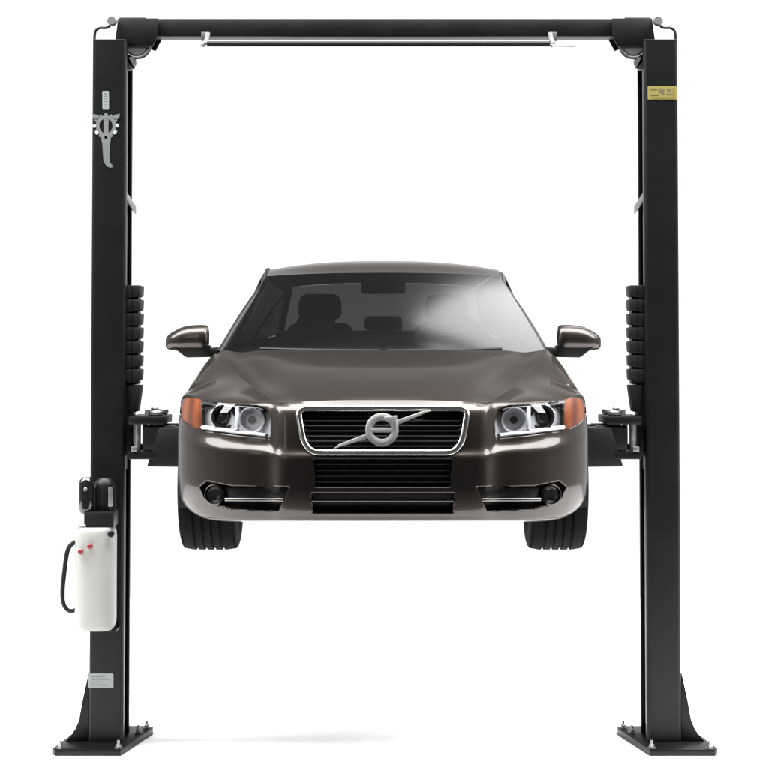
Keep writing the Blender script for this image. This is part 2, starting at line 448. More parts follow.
# ---- glasshouse
def bil(bc, be, tc, te, bulge, na=61, nb=30, pw=2.0, wid=1.0):
    bc, be, tc, te = [np.array(tuple(v)) for v in (bc, be, tc, te)]
    a = np.linspace(-1,1,na)[:,None,None]; b = np.linspace(0,1,nb)[None,:,None]
    C = bc+(tc-bc)*b; E = be+(te-be)*b
    x = a*E[...,:1]; rest = C[...,1:]+(E[...,1:]-C[...,1:])*np.abs(a)**pw
    G = np.concatenate([np.broadcast_to(x, (na,nb,1)), np.broadcast_to(rest, (na,nb,2))], 2).copy()
    n = np.cross(te-be, np.array([1.,0,0])); n /= np.linalg.norm(n)
    if n[2] < 0: n = -n
    G += n*(bulge*4*b*(1-b)*(1-.3*a**2))
    return G
WBc, WBe = (0, YN+1.26, zr(-.075)), tuple(P(162, 349, YN+1.52)); WBe = (WBe[0], WBe[1], WBe[2]-.012)
WTc, WTe = tuple(P(0, 272.5, YN+2.06)), tuple(P(116, 276, YN+2.26))
wsG = bil(WBc, WBe, WTc, WTe, .014)
grid_mesh('windshield', wsG, M['windscreen'], car)
RBc, RBe = (0, YN+4.28, zr(.03)), (.655, YN+4.05, zr(.02))
RTc, RTe = (0, YN+3.66, zr(.355)), (.565, YN+3.50, zr(.325))
rwG = bil(RBc, RBe, RTc, RTe, .03)
grid_mesh('rear_window', rwG, M['tint'], car, flip=True)
# roof between the two headers
rail = np.array([WTe, (.655, YN+2.62, zr(.398)), (.658, YN+3.0, zr(.392)), RTe]); rt = [0,.3,.62,1]
mid = np.array([WTc, (0, YN+2.46, zr(.438)), (0, YN+3.0, zr(.452)), RTc])
tq = np.linspace(0,1,50); rl = cat(rt, rail, tq); md = cat(rt, mid, tq)
ra = np.linspace(-1,1,61)
RG = np.zeros((61,50,3))
for i, a in enumerate(ra):
    RG[i,:,0] = a*rl[:,0]; RG[i,:,1] = md[:,1]+(rl[:,1]-md[:,1])*abs(a)**2; RG[i,:,2] = md[:,2]+(rl[:,2]-md[:,2])*abs(a)**2.6
grid_mesh('roof', RG, M['paint'], car)
# trunk lid
tl = []
tcurve = topcurve[topcurve[:,1] > YN+3.95]
side_t = tcurve[tcurve[:,0] > .62]
NT = 24
for k in range(NT):
    t = k/(NT-1); e = resample(np.vstack([[RBe[0]+.1, YN+4.0, zr(.012)], side_t]), NT)[k]
    c = np.array([0, YN+4.22+(4.70-4.22)*t, zr(.03-.02*t)])
    a = np.linspace(-1,1,41)[:,None]
    row = c+(e-c)*np.concatenate([np.abs(a), np.abs(a)**2, np.abs(a)**2.4], 1); row[:,0] *= np.sign(a[:,0])
    tl.append(row)
TG = np.array(tl).transpose(1,0,2)
grid_mesh('trunk_lid', TG, M['paint'], car)
# cowl under the windscreen
ca = np.linspace(-1,1,41)
h1 = hood(ca, np.full(41, .985)); h1[:,2] -= .02; h2 = h1.copy(); h2[:,1] += .28; h2[:,2] -= .03; h2[:,0] *= .97
grid_mesh('cowl', np.stack([h1,h2], 1), M['black_plastic'], car)

for s in (-1, 1):
    S = np.array([s,1,1])
    # pillar and roof rail, one strip swept from the wing to the tail
    a_edge = wsG[-1]; r_edge = rwG[-1][::-1]
    base_pt = np.array([[.835, YN+1.46, zr(-.065)]])
    path = np.vstack([base_pt, a_edge[1:], rl[1:-1], r_edge[:-1], [[.70, YN+4.10, zr(.0)]]])
    path = resample(path, 90)
    for _ in range(4): path[1:-1] = .25*path[:-2]+.5*path[1:-1]+.25*path[2:]
    outw = np.array([.004,.0,-.024])
    path[:,2] -= .020*np.exp(-((path[:,1]-WTe[1])/.30)**2)
    MB().tube([Vector(p+outw)*1 if s > 0 else Vector((-(p+outw)[0], p[1], p[2])) for p in path], .015, 12, r2=.018, up=(s*.75,-.1,.65)).build('pillar', M['black_plastic'], car, angle=60)
    gp = [p+np.array([.024,.025,-.022]) for p in path[2:-4]]
    MB().tube([Vector((s*p[0], p[1], p[2])) for p in gp], .010, 10, r2=.016, up=(s*.75,-.1,.65)).build('window_seal', M['black_plastic'], car, angle=60)
    # side glass from belt to rail
    belt = topcurve[(topcurve[:,1] > YN+1.50) & (topcurve[:,1] < YN+4.12) & (topcurve[:,0] > .6)]
    belt = resample(belt, 60); belt[:,0] -= .006; belt[:,2] -= .01
    railp = resample(np.array(gp), 60)
    yb = np.linspace(YN+1.52, YN+4.05, 60)
    B2 = np.stack([np.interp(yb, belt[:,1], belt[:,k]) for k in range(3)], 1)
    R2 = np.stack([np.interp(yb, np.array(gp)[:,1], np.array(gp)[:,k]) for k in range(3)], 1)
    t = np.linspace(0,1,14)[None,:,None]
    SG = B2[:,None]+(R2[:,None]-B2[:,None])*t; SG[...,0] += .012*(4*t*(1-t))[...,0]
    SG[...,0] *= s
    sg = grid_mesh('side_window', SG, M['side_glass'], car, flip=s < 0)
    # door pillar behind the front side glass
    k = np.argmin(abs(yb-(YN+2.62))); kk = np.argmin(abs(yb-(YN+3.55)))
    for q in (k, kk):
        MB().tube([Vector(SG[q,j]+np.array([s*.004,0,0])) for j in range(14)], .008, 8, r2=.035, up=(s,0,.2)).build('door_pillar', M['gloss_black'], car)
    # mirror
    mg = []
    Ym = YN+1.60
    xin, xout = X(174, 338, Ym), X(218, 338, Ym)
    ztop = [326,325,324.5,325,326.5,330.5,334.5,337.5]; zbot = [349,350.5,351,351,351,350.5,349.5,347.5]
    dep = [.075,.092,.10,.10,.098,.088,.065,.030]
    tx = np.array([0,.06,.2,.4,.6,.8,.94,1.0])
    qq = np.concatenate([[0,.02], np.linspace(.06,1,34)])
    zt, zb, dp = pchip(tx, np.array(ztop,float), qq), pchip(tx, np.array(zbot,float), qq), pchip(tx, np.array(dep), qq)
    NA = 36
    for j, q in enumerate(qq):
        x = xin+(xout-xin)*q; z1 = Z(zt[j], Ym); z0 = Z(zb[j], Ym); zc = (z1+z0)/2; hh = (z1-z0)/2; ring = []
        sc = .55 if j == 0 else 1
        for k2 in range(NA):
            an = 2*math.pi*k2/NA; cs, sn = math.cos(an), math.sin(an)
            ring.append((s*x, Ym+.05*q-dp[j]*sc*(abs(cs)**.8)*math.copysign(1,cs)*(1 if cs > 0 else .35), zc+hh*sc*(abs(sn)**.85)*math.copysign(1,sn)))
        ring.append(ring[0]); mg.append(ring)
    mh = grid_mesh('side_mirror', np.array(mg), M['paint'], car, flip=s > 0)
    b = MB(); 
    zA = Z(351, Ym); 
    b.hull([(s*X(171,352,Ym),Ym-.05,Z(357,Ym)),(s*X(196,352,Ym),Ym-.05,Z(357.5,Ym)),(s*X(196,352,Ym),Ym+.05,Z(357.5,Ym)),(s*X(171,352,Ym),Ym+.05,Z(357,Ym)),
            (s*X(172,352,Ym),Ym-.088,Z(345,Ym)),(s*X(215,352,Ym),Ym-.03,Z(343.5,Ym)),(s*X(214,352,Ym),Ym+.035,Z(343.5,Ym)),(s*X(172,352,Ym),Ym+.038,Z(345,Ym))], .008)
    b.hull([(s*.80,Ym-.03,zr(-.085)),(s*X(182,350,Ym),Ym-.035,zr(-.085)),(s*X(182,350,Ym),Ym+.035,zr(-.085)),(s*.80,Ym+.05,zr(-.085)),
            (s*.82,Ym-.03,zr(-.035)),(s*X(182,350,Ym),Ym-.03,zr(-.045)),(s*X(182,350,Ym),Ym+.03,zr(-.045)),(s*.82,Ym+.05,zr(-.03))], .008)
    b.build('mirror_base', M['black_plastic'], mh)

# wipers at the foot of the windscreen
for x0, x1 in ((-.62,-.02),(.02,.60)):
    pts = []
    for q in np.linspace(0,1,12):
        x = x0+(x1-x0)*q; ai = x/WBe[0]; p = wsG[int(round((ai*.985+1)/2*60)), 1]
        pts.append(Vector((x, p[1]-.014, p[2]+.008)))
    MB().tube(pts, .006, 8, r2=.008).build('wiper', M['black_plastic'], car)

# ---- nose furniture
def bar_tube(pts, r, r2, m, name, parent, closed=False, n=12):
    return MB().tube([Vector(p) for p in pts], r, n, closed=closed, r2=r2, up=(0,-1,0)).build(name, m, parent, angle=60)
def back_panel(poly, off, m, name, parent, mirror=1, nx=40, ny=14):
    """sheet lying off metres behind the nose surface, inside the opening"""
    poly = np.array(poly, float); y0, y1 = poly[:,1].min()-1.2, poly[:,1].max()+1.2
    out = np.zeros((nx, ny, 3))
    for j in range(ny):
        y = y0+(y1-y0)*j/(ny-1); yc = min(max(y, y0+1.3), y1-1.3); xs = []
        for i in range(len(poly)):
            a, b = poly[i], poly[(i+1)%len(poly)]
            if (a[1]-yc)*(b[1]-yc) <= 0 and abs(a[1]-b[1]) > 1e-6: xs.append(a[0]+(b[0]-a[0])*(yc-a[1])/(b[1]-a[1]))
        x = np.linspace(min(xs)-1, max(xs)+1, nx)
        out[:,j] = surf(x, np.full(nx, y), -off)
    out[...,0] *= mirror
    return grid_mesh(name, out, m, parent, flip=mirror > 0)
gr = back_panel(grille_poly, .038, M['gloss_black'], 'grille', car)
fp = resample(round_poly([(-85,408.5),(85,408.5),(79.5,441.5),(71.5,452.5),(-71.5,452.5),(-79.5,441.5)], 6), 160, True)
fpt = surf(fp[:,0], fp[:,1], .004)
for _ in range(3): fpt = .25*np.roll(fpt,1,0)+.5*fpt+.25*np.roll(fpt,-1,0)
bar_tube(fpt, .011, .0140, M['chrome'], 'grille_frame', gr, True)
for k in range(7):
    y = 416+k*5.1; hw = 80.5-(y-411)*.15 if y < 441 else 76-(y-441)*1.0
    x = np.linspace(-hw, hw, 24); p = surf(x, np.full(24, y), -.024)
    bar_tube(p, .006, .0045, M['black_plastic'], 'grille_slat', gr)
# emblem: ring with an arrow, a middle bar, on a diagonal band
ec = (-.8, 429.5); er = 13.0
em_pts = []
b = MB()
yE = float(Ysurf([0],[429.5])[0])-.004
def pe(dx, py, off=0): return P(dx, py, yE-off)
ring = [pe(ec[0]+er*math.cos(a), ec[1]+er*math.sin(a), .014) for a in np.linspace(0, 2*math.pi, 48, endpoint=False)]
b.tube(ring, .006, 10, closed=True, r2=.0165, up=(0,-1,0))
# arrow head at the upper right of the ring
def plate(b, pts, off0, off1, bev=.002):
    poly = [pe(*p) for p in pts]; b.prism([(p.x, p.z) for p in poly], 'y', yE-off0, yE-off1, bev)
a0 = (ec[0]+er*.66, ec[1]-er*.66)
plate(b, [(a0[0]-6.5,a0[1]-4.5),(a0[0]+6.5,a0[1]-5.5),(a0[0]+5.5,a0[1]+7.0),(a0[0]+2.2,a0[1]+7.2),(a0[0]+1.8,a0[1]+1.6),(a0[0]-6.0,a0[1]-.6)], .004, .022)
plate(b, [(ec[0]-er-1,ec[1]-2.0),(ec[0]+er+1,ec[1]-2.0),(ec[0]+er+1,ec[1]+2.8),(ec[0]-er-1,ec[1]+2.8)], .004, .019)
emb = b.build('emblem', M['silver'], gr)
b = MB()
plate(b, [(-49,448.5),(-44,444.2),(-14.5,432.9),(-12,437.6)], -.006, .008)
b.build('diagonal_band', M['silver'], gr); b = MB()
plate(b, [(13,425.7),(11,421.2),(40,411.0),(48,410.6)], -.006, .008)
b.build('diagonal_band', M['silver'], gr)
# lower openings
for poly, n0, name in ((intake_poly, 4, 'lower_intake'), (slot_poly, 0, 'bumper_slot')):
    pn = back_panel(poly, .036, M['black_plastic'], name, car)
    y0, y1 = poly[0][1], poly[2][1]
    for k in range(n0):
        y = y0+(k+.8)*(y1-y0)/(n0+.6); x = np.linspace(-67, 67, 24)
        bar_tube(surf(x, np.full(24, y), -.022), .008, .0045, M['black_plastic'], 'intake_slat', pn)
    if name == 'bumper_slot':
        x = np.linspace(-70.8, 70.8, 30); bar_tube(surf(x, np.full(30, 500.3), -.010), .008, .0085, M['dark_chrome'], 'trim_strip', pn)
for s in (-1, 1):
    S = np.array([s,1,1])
    pn = back_panel(side_poly, .054, M['black_plastic'], 'side_intake', car, s)
    x = np.linspace(99, 157, 30); bar_tube(surf(x, 499.8-.004*(x-99), -.010)*S, .009, .0085, M['dark_chrome'], 'trim_strip', pn)
    # fog lamp
    c = surf([168],[494.5], -.018)[0]*S
    fb = MB(); nrm_ = Vector((s*.35,-1,0)).normalized()
    fog = MB().lathe([(.012,.010),(.030,.004),(.038,-.006),(.043,-.016),(.046,-.014),(.047,.02)], c, 'y', 28).build('fog_light', M['dark_chrome'], car)
    MB().lathe([(.0005,-.012),(.02,-.011),(.034,-.006),(.036,0)], c, 'y', 28).build('lens', M['lens'], fog)
    # ---- headlight
    lp = lamp_poly
    dxl = np.linspace(112.6, 201.8, 74)
    top = np.interp(dxl, [112,114,118,126,160,180,190,197,202,204.5], [420,412,408,405,403.5,400.5,398,399,404,411])
    bot = np.interp(dxl, [112,113.2,140,178,189,197,203,204.5], [430,438.5,435.5,430.5,427.5,423,417,412])
    nl = 26; DX = np.repeat(dxl[:,None], nl, 1); PYg = top[:,None]+(bot-top)[:,None]*np.linspace(-.015,1.015,nl)[None]
    Lg = surf(DX, PYg, .0).reshape(74, nl, 3)
    uu = np.repeat(np.linspace(-1,1,74)[:,None], nl, 1); vv = np.repeat(np.linspace(-1,1,nl)[None], 74, 0)
    A = np.stack([uu**p*vv**q for p in range(6) for q in range(3)], -1).reshape(-1, 18)
    cf = np.linalg.lstsq(A, Lg[...,1].ravel(), rcond=None)[0]
    Lg[...,1] = (A@cf).reshape(74, nl)-.001            # one smooth moulded lens
    # real positions again after smoothing the depth
    for i in range(74):
        for j in range(nl): Lg[i,j] = tuple(P(DX[i,j], PYg[i,j], Lg[i,j,1]))
    split = np.argmin(abs(dxl-181))
    backG = Lg.copy(); backG[...,1] += .052; backG[...,0] -= .02*sstep(150,204,DX)
    hl = grid_mesh('headlight', backG[:split+1]*S, M['reflector'], car, flip=s > 0)
    grid_mesh('lens', Lg[:split+1]*S, M['lens'], hl, flip=s > 0)
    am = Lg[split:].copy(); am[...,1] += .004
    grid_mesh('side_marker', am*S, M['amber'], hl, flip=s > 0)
    def inlamp(dx, py, back):
        i = np.argmin(abs(dxl-dx)); j = np.argmin(abs(PYg[i]-py)); q = Lg[i,j]; return np.array(tuple(P(dx, py, q[1]+back)))
    # inner bowl and outer projector
    c = inlamp(131, 420, .040)*S
    MB().lathe([(.001,.020),(.024,.016),(.045,.0),(.054,-.022),(.058,-.022),(.060,.01)], c, 'y', 36).build('reflector_bowl', M['reflector'], hl)
    MB().lathe([(.001,-.012),(.012,-.010),(.017,.0),(.017,.02)], c, 'y', 24).build('bulb_cap', M['lamp_dark'], hl)
    c = inlamp(159, 417, .040)*S
    MB().lathe([(.040,.0),(.046,-.018),(.054,-.02),(.058,.012)], c, 'y', 36).build('projector_ring', M['lamp_dark'], hl)
    MB().lathe([(.001,-.020),(.018,-.017),(.032,-.008),(.040,.004)], c, 'y', 32).build('projector_lens', M['gloss_black'], hl)
    # bezel wall between the two lamps and the bright sill under them
    for dx in (145.5,):
        t0 = inlamp(dx, 407, .012)*S; t1 = inlamp(dx, 430, .012)*S
        MB().tube([Vector(t0), Vector((t0+t1)/2), Vector(t1)], .012, 10, r2=.010, up=(0,-1,0)).build('bezel', M['reflector'], hl)
    xs = np.linspace(116, 179, 20); ys = np.interp(xs, [113,140,178], [435.8,432.8,427.3])
    pts = np.array([inlamp(a, b_, .020) for a, b_ in zip(xs, ys)])
    pts[1:-1] = (pts[:-2]+pts[1:-1]+pts[2:])/3
    bar_tube(pts*S, .020, .010, M['reflector'], 'lamp_sill', hl)
    xs = np.linspace(118, 180, 20); ys = np.interp(xs, [118,126,160,182], [410.5,407.5,406,402.5])
    pts = np.array([inlamp(a, b_, .022) for a, b_ in zip(xs, ys)]); pts[1:-1] = (pts[:-2]+pts[1:-1]+pts[2:])/3
    bar_tube(pts*S, .014, .007, M['lamp_dark'], 'lamp_brow', hl)

# ---- wheels
tread = [(.205,-.118),(.25,-.135),(.285,-.136),(.305,-.130),(.316,-.112),(.3205,-.085)]
gx = [-.062,-.020,.020,.062]
for g in gx: tread += [(.322,g-.0075),(.313,g-.005),(.313,g+.005),(.322,g+.0075)]
tread += [(.3205,.085),(.316,.112),(.305,.130),(.285,.136),(.25,.135),(.205,.118)]
for s in (-1, 1):
    for wy in WY:
        c = Vector((s*.822, wy, WZ))
        w = empty('wheel', c, car)
        ty = MB(); ty.lathe(tread, c, 'x', 72)
        for k in range(72):
            a = 2*math.pi*k/72
            for sx in (-1, 1):
                d = Vector((0, math.cos(a), math.sin(a)))
                p = c+d*.3165; ty.tube([p+Vector((sx*.082,0,0)), c+d*.309+Vector((sx*.124,0,0))], .0055, 5, r2=.003)
        ty.build('tyre', M['rubber'], w, angle=40)
        rim = MB(); rim.lathe([(.205,-.11),(.212,-.118),(.200,-.10),(.185,-.02),(.185,.07),(.205,.112),(.212,.118),(.207,.10)] if s > 0 else [(.207,-.10),(.212,-.118),(.205,-.112),(.185,-.07),(.185,.02),(.200,.10),(.212,.118),(.205,.11)], c, 'x', 60)
        rim.lathe([(.001,s*.09),(.05,s*.088),(.06,s*.07),(.06,s*.02)], c, 'x', 30)
        for k in range(7):
            a = 2*math.pi*k/7; d = Vector((0, math.cos(a), math.sin(a)))
            rim.tube([c+d*.04+Vector((s*.078,0,0)), c+d*.12+Vector((s*.085,0,0)), c+d*.20+Vector((s*.09,0,0))], .012, 8, r2=.024, up=(1,0,0))
        rim.build('rim', M['alloy'], w)
        MB().cyl(c, .14, s*.02, s*-.01, 'x', 36, .002).build('brake_disc', M['steel'], w)
# wheel housings and underbody
for s in (-1, 1):
    for wy in WY:
        prof = []
        pts = [(.955, AR+.002), (.66, AR+.002), (.62, AR-.05)]
        Gw = np.zeros((3, 25, 3))
        for i, (x, r) in enumerate(pts):
            for k in range(25):
                a = -.25+(math.pi+.5)*k/24; Gw[i,k] = (s*(x-.012), wy+r*math.cos(a), WZ+r*math.sin(a))
        grid_mesh('wheel_housing', Gw, M['underbody'], car, flip=s < 0)
b = MB()
b.box(-.60,.60, YN+.28, YN+4.55, zr(-.77), zr(-.60), .03)
b.box(-.80,.80, YN+1.42, YN+3.28, zr(-.843), zr(-.60), .02)
b.build('underbody', M['underbody'], car)
# body side inner wall that keeps light out of the engine bay
b = MB(); b.box(-.60,.60, YN+.30, YN+1.30, zr(-.62), zr(-.33), .02); b.build('engine_bay', M['underbody'], car)

# ---- cabin
b = MB()
b.hull([(-.78,YN+1.45,zr(-.55)),(.78,YN+1.45,zr(-.55)),(.78,YN+1.95,zr(-.40)),(-.78,YN+1.95,zr(-.40)),(-.78,YN+1.35,zr(-.11)),(.78,YN+1.35,zr(-.11)),(.76,YN+1.98,zr(-.03)),(-.76,YN+1.98,zr(-.03))], .03)
b.box(-.80,.80, YN+1.4, YN+4.0, zr(-.62), zr(-.56), .01)
b.box(-.72,.72, YN+3.72, YN+4.2, zr(-.30), zr(.022), .02)
b.build('cabin_lining', M['interior'], car)
for x in (-.37, .37):
    b = MB(); b.box(x-.25,x+.25, YN+2.25, YN+2.78, zr(-.55), zr(-.36), .06)
    b.hull([(x-.24,YN+2.68,zr(-.42)),(x+.24,YN+2.68,zr(-.42)),(x+.24,YN+2.82,zr(-.42)),(x-.24,YN+2.82,zr(-.42)),(x-.19,YN+2.86,zr(.10)),(x+.19,YN+2.86,zr(.10)),(x+.19,YN+2.96,zr(.10)),(x-.19,YN+2.96,zr(.10))], .05)
    st = b.build('front_seat', M['seat'], car)
    b = MB(); b.hull([(x-.13,YN+2.85,zr(.12)),(x+.13,YN+2.85,zr(.12)),(x+.13,YN+2.96,zr(.12)),(x-.13,YN+2.96,zr(.12)),(x-.12,YN+2.88,zr(.27)),(x+.12,YN+2.88,zr(.27)),(x+.12,YN+2.97,zr(.27)),(x-.12,YN+2.97,zr(.27))], .04)
    b.cyl((x-.06,YN+2.91,0), .007, zr(.05), zr(.16)); b.cyl((x+.06,YN+2.91,0), .007, zr(.05), zr(.16))
    b.build('headrest', M['seat'], st)
b = MB(); b.box(-.68,.68, YN+3.25, YN+3.75, zr(-.55), zr(-.36), .06); b.box(-.68,.68, YN+3.62, YN+3.80, zr(-.40), zr(.06), .05)
rs = b.build('rear_seat', M['seat'], car)
for x in (-.42, 0, .42):
    MB().box(x-.12,x+.12, YN+3.66, YN+3.76, zr(.06), zr(.15), .03).build('headrest', M['seat'], rs)
cst = Vector((.37, YN+2.12, zr(-.03)))
sw = MB(); sw.tube([cst+Vector((.185*math.cos(a), .06*math.sin(a), .175*math.sin(a))) for a in np.linspace(0,2*math.pi,36,endpoint=False)], .014, 10, closed=True)
sw.tube([cst+Vector((-.18,0,0)), cst+Vector((0,-.01,0)), cst+Vector((.18,0,0))], .018, 8); sw.tube([cst, cst+Vector((0,-.05,-.17))], .018, 8); sw.tube([cst, cst+Vector((0,-.2,-.08))], .03, 10)
sw.build('steering_wheel', M['interior'], car)
b = MB(); b.box(-.12,.12, YN+2.06, YN+2.09, zr(.25), zr(.315), .012); b.tube([(0,YN+2.08,zr(.30)),(0,YN+2.14,zr(.352))], .01, 8); b.build('rear_view_mirror', M['gloss_black'], car)

car.location.x = -.0095                        # the car hangs a centimetre off the middle of the lift

# ================================================================== THE LIFT
lift = empty('car_lift', (0,0,0))
tag(lift, 'tall black two post lift with overhead crossbeam and white oil tank, holding the car', 'car lift')
YF, YB = -.15, .15
ZT = Z(40.5, YF)
for s in (-1, 1):
    XO, XI = 1.617, 1.428
    w = .012; rb = .022
    # folded C channel, open towards the middle
    def arc(cx, cy, r, a0, a1, n=6): return [(cx+r*math.cos(a0+(a1-a0)*k/n), cy+r*math.sin(a0+(a1-a0)*k/n)) for k in range(n+1)]
    outer = [(XI, YF+.055)]+arc(XI+rb, YF+rb, rb, math.pi, 1.5*math.pi)+arc(XO-rb, YF+rb, rb, 1.5*math.pi, 2*math.pi)+arc(XO-rb, YB-rb, rb, 0, .5*math.pi)+arc(XI+rb, YB-rb, rb, .5*math.pi, math.pi)+[(XI, YB-.055)]
    ri = rb-w
    inner = [(XI+w, YB-.055)]+arc(XI+rb, YB-rb, ri, math.pi, .5*math.pi)+arc(XO-rb, YB-rb, ri, .5*math.pi, 0)+arc(XO-rb, YF+rb, ri, 0, -.5*math.pi)+arc(XI+rb, YF+rb, ri, 1.5*math.pi, math.pi)+[(XI+w, YF+.055)]
    poly = [(s*x, y) for x, y in outer+inner]
    post = MB().prism(poly, 'z', .016, ZT).build('post', M['powder'], lift, angle=50)
    # foot plate, gusset, anchor bolts
    zt = .036
    fy_, by_ = -.335, .30
    pl = [(1.415,fy_),(1.60,fy_),(1.765,fy_+.0),(1.785,fy_+.03),(1.72,by_),(1.36,by_),(1.312,by_-.03),(1.312,by_-.09)]
    MB().prism([(s*x,y) for x,y in pl], 'z', 0, zt, .004).build('foot_plate', M['powder'], post)
    g = [(1.6175,zt),(1.745,zt),(1.70,.085),(1.672,.15),(1.655,.25),(1.622,.405),(1.6175,.405)]
    for yy in (YF+.0225, YB-.045):
        MB().prism([(s*x,z) for x,z in g], 'y', yy, yy+.018, .002).build('gusset', M['powder'], post)
    for (x, y) in ((1.742,-.305),(1.432,-.30),(1.345,.235),(1.375,.10),(1.70,.26)):
        b = MB(); b.cyl((s*x,y,0), .022, zt, zt+.004, n=20); b.lathe([(.015,zt+.004),(.015,zt+.018),(.012,zt+.020)], (s*x,y,0), 'z', 6); b.cyl((s*x,y,0), .008, zt+.02, zt+.042, n=12)
        b.build('anchor_bolt', M['steel'], post)
    b = MB(); b.box(s*1.46, s*1.432, YF+.02, YF+.05, .13, .20, .004); b.build('cable_stop', M['steel'], post)
    # pale clip part way up the channel
    z0, z1 = Z(213, 0), Z(196, 0)
    b = MB(); b.hull([(s*1.434,YF+.03,z1-.02),(s*1.40,YB-.06,z0),(s*1.412,YB-.05,z0),(s*1.446,YF+.035,z1-.02),(s*1.434,YF+.03,z1+.025),(s*1.40,YB-.06,z0+.045),(s*1.412,YB-.05,z0+.045),(s*1.446,YF+.035,z1+.025)], .003)
    b.build('cable_clip', M['steel'], post)
    # cap at the head
    MB().box(s*(XI+.005), s*(XO-.004), YF+.004, YB-.004, ZT-.004, ZT+.008, .003).build('post_cap', M['powder'], post)
    # lifting cable and hydraulic line in the channel
    b = MB(); b.tube([(s*1.452,.05,.10),(s*1.452,.05,ZT-.12)], .006, 8); b.tube([(s*1.475,-.03,.10),(s*1.475,-.03,ZT-.14)], .009, 8); b.build('lift_cable', M['steel'], post)
    # ---- head bracket between post and crossbeam
    yb0, yb1 = -.085, .085
    br = [(267,18.2),(227,18.2),(227,36),(233,47),(239,44.5),(262,43.5),(270,41)]
    poly = [P(dx, py, yb0) for dx, py in br]
    hb = MB()
    for y0 in (yb0, yb1-.012): hb.prism([(s*p.x, p.z) for p in poly], 'y', y0, y0+.012, .002)
    hb.box(s*X(264,30,0), s*X(238,30,0), yb0+.013, yb1-.013, Z(40,0), Z(19.5,0), .002)
    hb = hb.build('head_bracket', M['powder'], lift)
    cS = P(249, 43.5, yb0)
    b = MB(); b.lathe([(.014,.016),(.060,.016),(.066,.022),(.075,.016),(.080,.020),(.080,.026),(.068,.036),(.068,.050),(.080,.060),(.080,.066),(.014,.070)], (s*cS.x, yb0, cS.z), 'y', 40)
    b.build('pulley', M['grey_metal'], hb)
    c2 = P(256, 63, 0)
    b = MB(); b.cyl((s*(c2.x),-.05,c2.z), .050, -.012, .012, 'y', 28, .003); b.hull([(s*X(261,58,-.08),-.085,Z(58,-.08)),(s*X(252,58,-.08),-.085,Z(57,-.08)),(s*X(252,58,-.08),-.075,Z(57,-.08)),(s*X(261,58,-.08),-.075,Z(58,-.08)),
        (s*X(258,58,-.08),-.085,Z(54,-.08)),(s*X(249.5,58,-.08),-.085,Z(70,-.08)),(s*X(249.5,58,-.08),-.075,Z(70,-.08)),(s*X(258,58,-.08),-.075,Z(54,-.08))], 0); b.build('cable_pulley', M['steel'], hb)
    c3 = P(271, 23, -.02)
    MB().lathe([(.008,-.018),(.022,-.018),(.028,-.008),(.022,0),(.028,.008),(.022,.018),(.008,.018)], (s*c3.x,-.09,c3.z), 'y', 24).build('top_pulley', M['steel'], hb)
    # hose looping over the head of the post
    pts = [(290.5,46),(290.5,36),(289.5,30),(285,27.6),(279,28),(275.5,26.5),(273.5,22),(268,18.5)]
    pts = [P(a, b_, -.07) for a, b_ in pts]; pp = resample([tuple(p) for p in pts], 40)
    for _ in range(3): pp[1:-1] = .25*pp[:-2]+.5*pp[1:-1]+.25*pp[2:]
    MB().tube([(s*p[0],p[1],p[2]) for p in pp], .008, 10).build('hose', M['black_plastic'], hb)

    # ---- carriage with stacked rubber door guards
    yc = 0.0
    zc0, zc1 = Z(462, 0), Z(284, 0)
    cr = MB(); cr.box(s*1.44, s*1.585, -.105, .105, Z(470,0), Z(330,0), .006)
    cr.box(s*1.395, s*1.47, -.07, .07, Z(455,0), Z(384,0), .006)
    cr.box(s*1.366, s*1.47, -.062, .062, Z(384,0), Z(286,0), .004)
    for (pa, pb) in ((416.5,424.5),(451.5,459.5)):
        cr.box(s*1.40, s*1.205, -.20, .20, Z(pb,-.2), Z(pa,-.2), .006)
    cr = cr.build('carriage', M['powder'], lift)
    for k in range(7):
        pa, pb = 285+k*14.0, 285+k*14.0+12.8
        b = MB(); y0 = -.095
        b.hull([(s*1.40,-.09,Z(pb,y0)),(s*1.355,-.09,Z(pb-1.5,y0)),(s*1.355,.09,Z(pb-1.5,y0)),(s*1.40,.09,Z(pb,y0)),(s*1.40,-.09,Z(pa,y0)),(s*1.352,-.09,Z(pa,y0)),(s*1.352,.09,Z(pa,y0)),(s*1.40,.09,Z(pa,y0))], .008)
        b.box(s*1.44, s*1.398, -.085, .085, Z(pb,y0), Z(pa,y0), .004)
        b.build('guard_block', M['guard'], cr)
    b = MB(); b.hull([(s*1.42,-.075,Z(412,-.08)),(s*1.372,-.075,Z(412,-.08)),(s*1.372,.075,Z(412,-.08)),(s*1.42,.075,Z(412,-.08)),(s*1.42,-.08,Z(385,-.08)),(s*1.352,-.08,Z(385,-.08)),(s*1.352,.08,Z(385,-.08)),(s*1.42,.08,Z(385,-.08))], .006)
    b.build('guard_foot', M['guard'], cr)
    # ---- swing arms, one forward and one back
    for q in (-1, 1):
        py_ = q*.135; ys = -.2
        arm = MB()
        pivx = s*1.255
        arm.box(s*1.325, s*1.155, py_-.055, py_+.055, Z(450,ys), Z(426,ys), .010)
        arm.hull([(s*1.30,py_-.058,Z(467,ys)),(s*1.02,py_-.058+q*.05,Z(467,ys)),(s*1.02,py_+.058+q*.05,Z(467,ys)),(s*1.30,py_+.058,Z(467,ys)),
                  (s*1.235,py_-.058,Z(427,ys)),(s*1.02,py_-.058+q*.05,Z(427,ys)),(s*1.02,py_+.058+q*.05,Z(427,ys)),(s*1.235,py_+.058,Z(427,ys))], .010)
        arm.box(s*1.09, s*1.0, py_-.06+q*.05, py_+.06+q*.05, Z(467,ys)+.03, zr(-1.0), .008)
